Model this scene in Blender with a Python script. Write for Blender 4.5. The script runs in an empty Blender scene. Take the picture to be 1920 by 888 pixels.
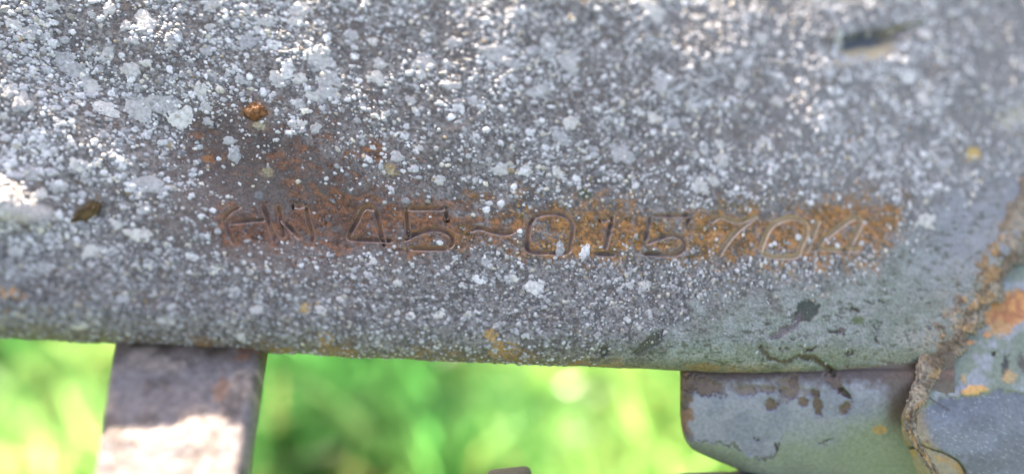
import bpy, math, random
import numpy as np
from mathutils import Vector, Matrix

rng = np.random.RandomState(7)
random.seed(7)

# ------------------------------------------------------------------ frame of reference
# "picture frame" in mm: x right, y up, z towards the viewer; the number plate of the beam is at the origin
PITCH = math.radians(25.0)
DIST = 125.0                       # lens to beam, mm
MMPX = 2 * DIST * math.tan(math.radians(34.0)) / 1920.0
CX = np.array([1.0, 0.0, 0.0])
CU = np.array([0.0, math.sin(PITCH), math.cos(PITCH)])
CN = np.array([0.0, -math.cos(PITCH), math.sin(PITCH)])
B0 = np.array([0.0, 0.0, 0.80])    # height of the beam over the lawn (m)
R3 = np.stack([CX, CU, CN], 1)     # picture -> world


def W(P):                          # picture mm -> world m
    return B0 + 0.001 * (np.asarray(P, float) @ R3.T)


def project(P):                    # picture mm -> photo pixel
    P = np.asarray(P, float)
    d = DIST - P[..., 2]
    return 960 + P[..., 0] * DIST / d / MMPX, 444 - P[..., 1] * DIST / d / MMPX


def unproject(x, y, z):            # photo pixel at depth z (mm) -> picture mm
    k = (DIST - z) / DIST * MMPX
    return np.stack([(np.asarray(x, float) - 960) * k, (444 - np.asarray(y, float)) * k, np.zeros_like(k * np.asarray(x, float)) + z], -1)


# plane of the stamped face
FA, FB = 0.20, 0.40
FN = np.array([FA, FB, 1.0]); FN /= np.linalg.norm(FN)
EP = np.array([1.0, 0.0, -FA]); EP /= np.linalg.norm(EP)
EQ = np.cross(FN, EP)

# ------------------------------------------------------------------ camera, sky, sun, exposure
sc = bpy.context.scene
cam_d = bpy.data.cameras.new('camera')
cam = bpy.data.objects.new('camera', cam_d)
sc.collection.objects.link(cam)
cam_d.sensor_width = 36.0
cam_d.lens = 18.0 / math.tan(math.radians(34.0))
cam_d.clip_start = 0.002
cam_d.clip_end = 200.0
cpos = W([0, 0, DIST])
cam.matrix_world = Matrix(((CX[0], CU[0], CN[0], cpos[0]), (CX[1], CU[1], CN[1], cpos[1]), (CX[2], CU[2], CN[2], cpos[2]), (0, 0, 0, 1)))
cam_d.dof.use_dof = True
cam_d.dof.focus_distance = 0.124
cam_d.dof.aperture_fstop = cam_d.lens / 6.1       # a 6.1 mm wide iris
cam_d.dof.aperture_blades = 0
sc.camera = cam

SUN_EPS = 0.026
SUN_SIDE = math.radians(20)
sv = EQ * math.cos(SUN_SIDE) - EP * math.sin(SUN_SIDE) - SUN_EPS * FN
sv = R3 @ sv
sv /= np.linalg.norm(sv)
SUN_EL = math.asin(sv[2])
SUN_AZ = math.atan2(sv[0], sv[1])                 # clockwise from +Y

world = bpy.data.worlds.new('World')
sc.world = world
world.use_nodes = True
wt = world.node_tree
sky = wt.nodes.new('ShaderNodeTexSky')
sky.sky_type = 'NISHITA'
sky.sun_disc = False
sky.sun_elevation = SUN_EL
sky.sun_rotation = SUN_AZ
sky.air_density = 1.0
sky.dust_density = 2.5
sky.ozone_density = 0.3
bg = wt.nodes['Background']
bg.inputs['Strength'].default_value = 0.085
wt.links.new(sky.outputs[0], bg.inputs['Color'])

sun_d = bpy.data.lights.new('sun', 'SUN')
sun_d.energy = 5.0
sun_d.angle = math.radians(0.53)
sun_d.color = (1.0, 0.95, 0.87)
sun = bpy.data.objects.new('sun', sun_d)
sc.collection.objects.link(sun)
sun.location = (0, 0, 5)
sun.rotation_euler = Vector(-sv).to_track_quat('-Z', 'Y').to_euler()

sc.view_settings.view_transform = 'Standard'
sc.view_settings.look = 'None'
sc.view_settings.gamma = 1.0
sc.view_settings.exposure = 2.9
sc.view_settings.use_white_balance = True
sc.view_settings.white_balance_temperature = 8100
sc.view_settings.white_balance_tint = 15
sc.render.engine = 'CYCLES'

# ------------------------------------------------------------------ numeric noise
_T = np.random.RandomState(11).rand(8, 512, 512).astype(np.float32)


def vnoise(x, y, seed=0):
    t = _T[seed % 8]
    off = 37 * (seed // 8)
    xi = np.floor(x).astype(int); yi = np.floor(y).astype(int)
    fx = x - xi; fy = y - yi
    fx = fx * fx * fx * (fx * (fx * 6 - 15) + 10); fy = fy * fy * fy * (fy * (fy * 6 - 15) + 10)
    x0 = (xi + off) & 511; x1 = (x0 + 1) & 511; y0 = (yi + off) & 511; y1 = (y0 + 1) & 511
    return (t[x0, y0] * (1 - fx) + t[x1, y0] * fx) * (1 - fy) + (t[x0, y1] * (1 - fx) + t[x1, y1] * fx) * fy


def fbm(x, y, scale, seed=0, octaves=3, gain=0.5):
    """about 0..1, mean 0.5; scale in mm"""
    v = 0; a = 1.0; tot = 0
    x = x / scale + 91.3; y = y / scale + 47.7
    for k in range(octaves):
        v = v + a * vnoise(x * (2.03 ** k), y * (2.03 ** k), seed + k)
        tot += a; a *= gain
    return v / tot


def sstep(e0, e1, x):
    t = np.clip((x - e0) / (e1 - e0), 0, 1)
    return t * t * (3 - 2 * t)


def gau(x, y, cx, cy, rx, ry, ang=0.0):
    c, s = math.cos(math.radians(ang)), math.sin(math.radians(ang))
    dx, dy = x - cx, y - cy
    u = dx * c + dy * s; v = -dx * s + dy * c
    return np.exp(-(u / rx) ** 2 - (v / ry) ** 2)


def poly_dist(x, y, pts):
    """distance of points to a polyline"""
    best = np.full(np.shape(x), 1e9)
    for (x0, y0), (x1, y1) in zip(pts[:-1], pts[1:]):
        dx, dy = x1 - x0, y1 - y0
        L = dx * dx + dy * dy + 1e-9
        t = np.clip(((x - x0) * dx + (y - y0) * dy) / L, 0, 1)
        best = np.minimum(best, np.hypot(x - x0 - t * dx, y - y0 - t * dy))
    return best


def interp(x, pts):
    a = np.array(pts, float)
    return np.interp(x, a[:, 0], a[:, 1])


def smooth_line(pts, step):
    """Catmull-Rom through pts, resampled"""
    P = np.array(pts, float)
    if len(P) > 2:
        E = np.vstack([2 * P[0] - P[1], P, 2 * P[-1] - P[-2]])
        out = []
        for i in range(1, len(E) - 2):
            for t in np.linspace(0, 1, 12, endpoint=False):
                p0, p1, p2, p3 = E[i - 1], E[i], E[i + 1], E[i + 2]
                out.append(0.5 * (2 * p1 + (p2 - p0) * t + (2 * p0 - 5 * p1 + 4 * p2 - p3) * t * t + (3 * p1 - p0 - 3 * p2 + p3) * t ** 3))
        out.append(P[-1])
        P = np.array(out)
    seg = np.hypot(*np.diff(P, axis=0).T[:2])
    s = np.concatenate([[0], np.cumsum(seg)])
    n = max(3, int(s[-1] / step) + 1)
    ss = np.linspace(0, s[-1], n)
    return np.stack([np.interp(ss, s, P[:, k]) for k in range(P.shape[1])], 1)


def lerp(a, b, t):
    return a + (b - a) * t[..., None]


# ------------------------------------------------------------------ materials
def nodes_of(name):
    m = bpy.data.materials.new(name)
    m.use_nodes = True
    nt = m.node_tree
    return m, nt, nt.nodes['Principled BSDF']


def crust_material(name, fine=3500.0, fine_amt=0.5, bump=0.5, bump_mm=0.12, rough=(0.45, 0.75), spec=0.5, attr='Col', grain=9000.0):
    """colour from the Col attribute, broken up by fine noise, with fine relief"""
    m, nt, b = nodes_of(name)
    N, L = nt.nodes, nt.links
    at = N.new('ShaderNodeAttribute'); at.attribute_name = attr
    tc = N.new('ShaderNodeTexCoord')
    n1 = N.new('ShaderNodeTexNoise'); n1.inputs['Scale'].default_value = fine; n1.inputs['Detail'].default_value = 3
    n2 = N.new('ShaderNodeTexNoise'); n2.inputs['Scale'].default_value = grain; n2.inputs['Detail'].default_value = 2
    L.new(tc.outputs['Object'], n1.inputs['Vector']); L.new(tc.outputs['Object'], n2.inputs['Vector'])
    mr = N.new('ShaderNodeMapRange')
    mr.inputs['From Min'].default_value = 0.3; mr.inputs['From Max'].default_value = 0.7
    mr.inputs['To Min'].default_value = 1 - fine_amt; mr.inputs['To Max'].default_value = 1 + fine_amt
    L.new(n1.outputs['Fac'], mr.inputs['Value'])
    mx = N.new('ShaderNodeMix'); mx.data_type = 'RGBA'; mx.blend_type = 'MULTIPLY'; mx.inputs['Factor'].default_value = 1
    L.new(at.outputs['Color'], mx.inputs['A']); L.new(mr.outputs['Result'], mx.inputs['B'])
    L.new(mx.outputs['Result'], b.inputs['Base Color'])
    rr = N.new('ShaderNodeMapRange')
    rr.inputs['From Min'].default_value = 0.3; rr.inputs['From Max'].default_value = 0.7
    rr.inputs['To Min'].default_value = rough[0]; rr.inputs['To Max'].default_value = rough[1]
    L.new(n2.outputs['Fac'], rr.inputs['Value']); L.new(rr.outputs['Result'], b.inputs['Roughness'])
    b.inputs['Specular IOR Level'].default_value = spec
    ad = N.new('ShaderNodeMath'); ad.operation = 'ADD'
    ml = N.new('ShaderNodeMath'); ml.operation = 'MULTIPLY'; ml.inputs[1].default_value = 0.5
    L.new(n2.outputs['Fac'], ml.inputs[0]); L.new(n1.outputs['Fac'], ad.inputs[0]); L.new(ml.outputs[0], ad.inputs[1])
    bp = N.new('ShaderNodeBump'); bp.inputs['Strength'].default_value = bump; bp.inputs['Distance'].default_value = bump_mm * 0.001
    L.new(ad.outputs[0], bp.inputs['Height']); L.new(bp.outputs['Normal'], b.inputs['Normal'])
    return m


M_BEAM = crust_material('weathered_cast_metal', fine=2600, fine_amt=0.35, bump=1.0, bump_mm=0.2, rough=(0.38, 0.75), spec=0.4)
M_STAMP = crust_material('stamped_groove_metal', fine=2500, fine_amt=0.25, bump=0.4, bump_mm=0.06, rough=(0.35, 0.6), spec=0.4)
M_LICHEN = crust_material('grey_lichen', fine=2600, fine_amt=0.3, bump=0.8, bump_mm=0.14, rough=(0.6, 0.9), spec=0.3)
M_PAINT = crust_material('flaking_grey_paint', fine=1500, fine_amt=0.18, bump=0.5, bump_mm=0.05, rough=(0.35, 0.55), spec=0.5)
M_SEAM = crust_material('rusty_weld', fine=1800, fine_amt=0.5, bump=0.9, bump_mm=0.3, rough=(0.6, 0.9), spec=0.3)
M_BAR = crust_material('pitted_bar_metal', fine=900, fine_amt=0.3, bump=0.8, bump_mm=0.3, rough=(0.5, 0.8), spec=0.4)


def lichen_object_material():
    """for the single patches: each its own tone, thin rim and pale middle"""
    m, nt, b = nodes_of('grey_lichen_patch')
    N, L = nt.nodes, nt.links
    oi = N.new('ShaderNodeObjectInfo')
    cr = N.new('ShaderNodeValToRGB')
    cr.color_ramp.elements[0].color = (0.33, 0.33, 0.35, 1)
    cr.color_ramp.elements[1].color = (0.62, 0.62, 0.64, 1)
    e = cr.color_ramp.elements.new(0.9); e.color = (0.54, 0.52, 0.50, 1)
    L.new(oi.outputs['Random'], cr.inputs['Fac'])
    geo = N.new('ShaderNodeNewGeometry')
    n1 = N.new('ShaderNodeTexNoise'); n1.inputs['Scale'].default_value = 1500; n1.inputs['Detail'].default_value = 4
    L.new(geo.outputs['Position'], n1.inputs['Vector'])
    mr = N.new('ShaderNodeMapRange')
    mr.inputs['From Min'].default_value = 0.32; mr.inputs['From Max'].default_value = 0.62
    mr.inputs['To Min'].default_value = 0.68; mr.inputs['To Max'].default_value = 1.1
    L.new(n1.outputs['Fac'], mr.inputs['Value'])
    mx = N.new('ShaderNodeMix'); mx.data_type = 'RGBA'; mx.blend_type = 'MULTIPLY'; mx.inputs['Factor'].default_value = 1
    L.new(cr.outputs['Color'], mx.inputs['A']); L.new(mr.outputs['Result'], mx.inputs['B'])
    L.new(mx.outputs['Result'], b.inputs['Base Color'])
    b.inputs['Roughness'].default_value = 0.75
    b.inputs['Specular IOR Level'].default_value = 0.35
    n2 = N.new('ShaderNodeTexNoise'); n2.inputs['Scale'].default_value = 3500; n2.inputs['Detail'].default_value = 3
    L.new(geo.outputs['Position'], n2.inputs['Vector'])
    bp = N.new('ShaderNodeBump'); bp.inputs['Strength'].default_value = 0.8; bp.inputs['Distance'].default_value = 0.00015
    L.new(n2.outputs['Fac'], bp.inputs['Height']); L.new(bp.outputs['Normal'], b.inputs['Normal'])
    return m


M_PATCH = lichen_object_material()

# ------------------------------------------------------------------ object helpers
def link(o, parent=None, wloc=None):
    sc.collection.objects.link(o)
    o.parent = parent
    return o


def mesh_from(name, V, F, mat, col=None, smooth=True):
    me = bpy.data.meshes.new(name)
    V = np.asarray(V, np.float32)
    if isinstance(F, np.ndarray) and F.ndim == 2:
        n, k = F.shape
        me.vertices.add(len(V)); me.vertices.foreach_set('co', V.ravel())
        me.loops.add(n * k); me.loops.foreach_set('vertex_index', F.astype(np.int32).ravel())
        me.polygons.add(n); me.polygons.foreach_set('loop_start', np.arange(0, n * k, k, dtype=np.int32))
        me.update(calc_edges=True)
    else:
        me.from_pydata(V.tolist(), [], [list(f) for f in F])
    me.validate()
    if col is not None:
        a = me.attributes.new('Col', 'FLOAT_COLOR', 'POINT')
        c4 = np.ones((len(V), 4), np.float32); c4[:, :3] = np.clip(col, 0.005, 0.9)
        a.data.foreach_set('color', c4.ravel())
    if smooth:
        me.polygons.foreach_set('use_smooth', np.ones(len(me.polygons), bool))
    me.materials.append(mat)
    return me


def add(name, me, parent, wloc, pw):
    """object whose mesh is stored relative to wloc (world, m); pw = parent's world location"""
    o = bpy.data.objects.new(name, me)
    sc.collection.objects.link(o)
    o.parent = parent
    o.location = Vector(np.asarray(wloc) - np.asarray(pw))
    return o


def grid_faces(nr, nc, wrap=False, base=0):
    r = np.arange(nr - 1)[:, None]; c = np.arange(nc if wrap else nc - 1)[None, :]
    c2 = (c + 1) % nc
    return (np.stack([r * nc + c, r * nc + c2, (r + 1) * nc + c2, (r + 1) * nc + c], -1).reshape(-1, 4) + base)


def slab(P, back, col):
    """front grid P (nr,nc,3) plus a coarse-edged body pushed by vector back: closed solid (all quads)"""
    nr, nc = P.shape[:2]
    V = [P.reshape(-1, 3)]; C = [col.reshape(-1, 3)]
    F = [grid_faces(nr, nc)]
    idx = np.arange(nr * nc).reshape(nr, nc)
    loop = np.concatenate([idx[0, :], idx[1:, -1], idx[-1, -2::-1], idx[-2:0, 0][::1] if False else idx[-2:0:-1, 0]])
    rim = P.reshape(-1, 3)[loop]
    b = rim + back
    nb = len(loop); o = nr * nc
    V.append(b); C.append(col.reshape(-1, 3)[loop])
    k = np.arange(nb); k2 = (k + 1) % nb
    F.append(np.stack([loop[k], o + k, o + k2, loop[k2]], -1))
    cen = b.mean(0)[None]
    V.append(cen); C.append(col.reshape(-1, 3).mean(0)[None])
    V = np.vstack(V); C = np.vstack(C)
    tri = np.stack([o + k, np.full(nb, o + nb), o + k2, o + k2], -1)[:, :3]
    return V, np.vstack(F), tri, C


def build_slab(name, P, back, col, mat):
    V, Fq, Ft, C = slab(P, back, col)
    me = mesh_from(name, V, Fq.tolist() + Ft.tolist(), mat, C) if len(Fq) < 60000 else mesh_from(name, V, Fq, mat, C)
    return me


# ------------------------------------------------------------------ the face of the beam
RND = 4.8          # radius of the lower edge, mm
PHI = 1.95         # how far round it turns before it runs back under


def face_base(p, q):
    return p[..., None] * EP + q[..., None] * EQ


EDGE_PIX = [(-300, 612), (0, 632), (250, 646), (500, 661), (900, 679), (1270, 692), (1500, 700), (1700, 704), (2000, 706), (2300, 708)]


def _edge_q():
    """where the flat face ends so that the round lower edge shows along EDGE_PIX"""
    pp, qq = [], []
    ph = np.linspace(0, PHI, 60)
    for ex, ey in EDGE_PIX:
        p, q = (ex - 960) * MMPX, -20.0
        for _ in range(25):
            qa = q - RND * np.sin(ph); ha = -RND * (1 - np.cos(ph))
            P = p * EP + qa[:, None] * EQ + ha[:, None] * FN
            X, Y = project(P)
            i = int(np.argmax(Y))
            q += (Y[i] - ey) * MMPX * 0.8
            p += (ex - X[i]) * MMPX * 0.8
        pp.append(p); qq.append(q)
    return np.array(pp), np.array(qq)


_EP, _EQv = _edge_q()


def q_edge(p):
    return np.interp(p, _EP, _EQv)


COLLAR_EDGE = [(2080, 230), (1990, 325), (1920, 402), (1862, 486), (1806, 560), (1762, 622), (1716, 690), (1692, 742), (1690, 790), (1712, 838), (1742, 888), (1786, 950), (1840, 1030)]

# strokes of the stamped number, photo pixels
STAMP = [
    ('stamped_letter', 0.85, [[(440, 459), (430, 438), (421, 411), (432, 396), (452, 386)], [(428, 418), (460, 414), (498, 411)], [(491, 379), (500, 405), (510, 435), (517, 455)]]),
    ('stamped_letter', 0.85, [[(521, 380), (526, 410), (532, 446)], [(529, 412), (545, 428), (565, 449)], [(573, 384), (578, 412), (586, 440), (585, 456)], [(552, 387), (571, 386)]]),
    ('stamped_digit', 1.0, [[(703, 393), (691, 388), (680, 393), (668, 416), (656, 438), (656, 447), (680, 449), (710, 450), (738, 452)], [(701, 391), (710, 412), (715, 438), (721, 464)]]),
    ('stamped_digit', 1.0, [[(762, 390), (764, 420), (766, 446)], [(764, 391), (800, 391), (835, 391)], [(835, 391), (838, 412)], [(756, 451), (772, 442), (792, 434), (812, 430), (832, 433), (847, 443), (848, 456), (840, 465)], [(768, 465), (800, 466), (842, 466)]]),
    ('stamped_dash', 0.9, [[(880, 433), (897, 427), (920, 433), (945, 438), (967, 433)]]),
    ('stamped_digit', 0.9, [[(1004, 406), (994, 418), (990, 442), (989, 467), (1000, 472), (1030, 473), (1064, 472), (1069, 458), (1073, 436), (1072, 418), (1060, 405), (1043, 400), (1020, 400), (1004, 406)]]),
    ('stamped_digit', 1.0, [[(1150, 400), (1145, 425), (1134, 469)], [(1127, 414), (1143, 410)], [(1114, 475), (1156, 477)]]),
    ('stamped_digit', 0.95, [[(1220, 402), (1215, 430), (1209, 455)], [(1222, 403), (1258, 404), (1294, 403)], [(1294, 404), (1288, 425)], [(1209, 456), (1230, 449), (1250, 442), (1266, 441), (1281, 449), (1286, 460), (1280, 470), (1264, 477), (1232, 476), (1202, 475)]]),
    ('stamped_digit', 0.85, [[(1331, 417), (1349, 406), (1368, 412), (1386, 415), (1420, 404)], [(1420, 404), (1392, 424), (1367, 450), (1346, 482)]]),
    ('stamped_digit', 0.8, [[(1426, 473), (1431, 455), (1445, 426), (1469, 411), (1493, 409), (1511, 419), (1513, 438), (1503, 460), (1494, 479), (1457, 482), (1427, 475)], [(1536, 412), (1523, 445), (1511, 474)]]),
    ('stamped_digit', 0.85, [[(1616, 413), (1602, 408), (1575, 425), (1546, 448), (1538, 459), (1546, 467), (1580, 468), (1612, 469)], [(1617, 411), (1609, 432), (1597, 455), (1588, 477)]]),
]
GROOVE = 0.38      # half width, mm
CRACKS = [
    [(1430, 652), (1440, 670), (1473, 678), (1497, 668), (1530, 674), (1558, 692), (1572, 712), (1592, 742)],
    [(1664, 678), (1680, 690), (1697, 703)],
    [(1630, 605), (1642, 618), (1638, 632), (1648, 642)],
    [(1553, 618), (1580, 623)], [(1626, 566), (1664, 568)], [(1590, 573), (1607, 580)],
    [(1512, 655), (1531, 651)], [(1585, 664), (1610, 661)], [(1485, 634), (1500, 638)], [(1462, 653), (1474, 650)],
    [(505, 128), (520, 140), (545, 158)],
]
CHIPS = [[(1496, 566), (1516, 562), (1537, 572), (1530, 590), (1518, 602), (1498, 603), (1490, 590)],
         [(1212, 634), (1232, 620), (1246, 624), (1240, 640), (1218, 652), (1196, 664), (1188, 658)],
         [(1124, 652), (1146, 648), (1140, 668), (1128, 672)]]
CHIP_TAIL = [(1500, 590), (1484, 612), (1462, 624), (1450, 632)]


def in_poly(x, y, pts):
    ins = np.zeros(np.shape(x), bool)
    n = len(pts)
    for i in range(n):
        x0, y0 = pts[i]; x1, y1 = pts[(i + 1) % n]
        cond = ((y0 > y) != (y1 > y)) & (x < (x1 - x0) * (y - y0) / (y1 - y0 + 1e-9) + x0)
        ins ^= cond
    return ins


_ce = np.array(COLLAR_EDGE, float)


def collar_dist(X, Y):
    """pixels left of the collar's edge (positive = on the beam)"""
    return np.interp(Y, _ce[:, 1], _ce[:, 0]) - X


def gouge_uv(X, Y):
    """along and below the upper lip of the gouge at the upper right"""
    c, sn = math.cos(math.radians(-11)), math.sin(math.radians(-11))
    dx, dy = X - 1625, Y - 58
    return dx * c + dy * sn, -dx * sn + dy * c


def shape_h(X, Y, p, q):
    """broad shape of the face (mm), X Y photo pixel of the point on the plane"""
    h = -0.3 * gau(X, Y, 900, 430, 620, 85, 1.5)
    # hollow that runs down from the upper left
    h += -1.6 * np.exp(-(poly_dist(X, Y, [(120, 120), (330, 250), (520, 380), (640, 430)]) / 70.0) ** 2)
    h += 0.5 * np.exp(-(poly_dist(X, Y, [(-80, 150), (140, 250), (330, 400)]) / 70.0) ** 2)
    # ridge entering at the left
    ry = 398 + 0.13 * X
    d = Y - ry
    prof = np.where(d < 0, np.exp(-(d / 60.0) ** 2), np.exp(-(d / 22.0) ** 2))
    h += 3.3 * np.clip((150 - X) / 165.0, 0, 1.6) ** 1.2 * prof
    # the upper part leans back a little and takes the sun at a graze
    h -= 0.046 * np.clip(q - 9.0, 0, None) ** 2 / (2 * 40.0) * (1 - 0.45 * sstep(1250, 1650, X))
    # swell towards the collar
    cd = collar_dist(X, Y)
    h += 0.9 * np.exp(-np.clip(cd, 0, None) / 90.0) * sstep(250, 420, Y)
    h -= 4.0 * sstep(-12, -50, cd)
    h += 0.9 * (fbm(p, q, 16.0, 3, 2) - 0.5) + 0.35 * (fbm(p, q, 5.0, 5, 2) - 0.5)
    # gouge at the upper right
    gu, gv = gouge_uv(X, Y)
    h += -2.2 * sstep(-3, 7, gv) * (1 - sstep(8, 60, gv)) * np.exp(-(gu / 62.0) ** 4)
    h += -1.3 * sstep(-2, 5, gv) * (1 - sstep(5, 24, gv)) * np.exp(-((gu - 70) / 45.0) ** 4)
    return h


def strokes_pq():
    out = []
    for name, dep, lines in STAMP:
        out.append((name, dep, [pix_to_pq(np.array(l, float)) for l in lines]))
    return out


def surf_point(p, s, extra=0.0):
    """point and outward normal on the beam at p along, s down the face and round the edge"""
    q0 = q_edge(p)
    a = np.clip(q0 - s, 0, None)
    ph = np.clip(a / RND, 0, PHI)
    rest = np.clip(a - PHI * RND, 0, None)
    q = np.where(s >= q0, s, q0 - RND * np.sin(ph) - rest * math.cos(PHI))
    hh = -RND * (1 - np.cos(ph)) - rest * math.sin(PHI)
    nrm = (-np.sin(ph))[..., None] * EQ + np.cos(ph)[..., None] * FN
    pos = p[..., None] * EP + q[..., None] * EQ + hh[..., None] * FN
    X, Y = project(pos)
    fade = 1 - sstep(0.3, 1.2, ph)
    h = shape_h(X, Y, p, s) * fade + (fbm(p, s, 4.0, 9, 2) - 0.5) * 0.5 * (1 - fade)
    return pos + (h + extra)[..., None] * nrm, nrm, X, Y, ph


def pix_to_pq(pts):
    pts = np.asarray(pts, float)
    p = (pts[:, 0] - 960) * MMPX; q = (444 - pts[:, 1]) * MMPX
    for _ in range(12):
        P, n, *_r = surf_point(p, q)
        X, Y = project(P)
        p = p + (pts[:, 0] - X) * MMPX * 0.9
        q = q - (pts[:, 1] - Y) * MMPX * 0.9
    return np.stack([p, q], 1)


# ---- masks of the beam's surface, by photo pixel
def masks(X, Y, p, q):
    n1 = fbm(p, q, 3.5, 1, 4, 0.6); n2 = fbm(0.75 * (p - 0.5 * q), 1.25 * (q + 0.5 * p) , 1.1, 4, 3, 0.6) * (1 - sstep(700, 1000, X)) + fbm(p, q, 1.1, 4, 3, 0.6) * sstep(700, 1000, X); n3 = fbm(p * 0.5, q, 0.45, 6, 2, 0.6)
    nn = 0.45 * n1 + 0.35 * n2 + 0.2 * n3
    yc = interp(X, [(380, 425), (700, 415), (900, 420), (1100, 435), (1400, 440), (1600, 430), (1700, 410)])
    hw = interp(X, [(300, 40), (420, 66), (560, 85), (700, 80), (850, 74), (950, 72), (1100, 66), (1300, 62), (1450, 70), (1600, 82), (1700, 70)])
    band = np.exp(-(np.abs(Y - yc) / (hw * 0.95)) ** 1.9) * sstep(350, 450, X) * (1 - sstep(1640, 1730, X))
    band = np.maximum(band, 0.60 * gau(X, Y, 560, 310, 130, 90, 35))
    band = np.maximum(band, 0.6 * gau(X, Y, 380, 265, 45, 40))
    band = np.maximum(band, 0.65 * gau(X, Y, 700, 290, 80, 60))
    gp = sstep(0.50, 0.64, fbm(p * 0.6, q * 1.2, 4.5, 48, 4, 0.6))
    rust = sstep(0.30, 0.80, band * 0.74 + (nn - 0.5) * 1.7 + 0.08 - 0.30 * gp * (1 - 0.75 * sstep(1200, 1450, X)))
    rust = rust * sstep(0.03, 0.2, band)
    ochre = sstep(650, 1250, X + 400 * (n1 - 0.5))
    cd = collar_dist(X, Y)
    pl = interp(X, [(900, 760), (1100, 660), (1250, 620), (1350, 560), (1500, 530), (1650, 480), (1750, 380), (1920, 300)])
    paint = sstep(-45, 55, Y - pl + 160 * (n1 - 0.5) + 90 * (n2 - 0.5)) * sstep(1000, 1250, X)
    return n1, n2, n3, band, rust, ochre, paint, cd


def col3(*c):
    return np.array(c, float)


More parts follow.
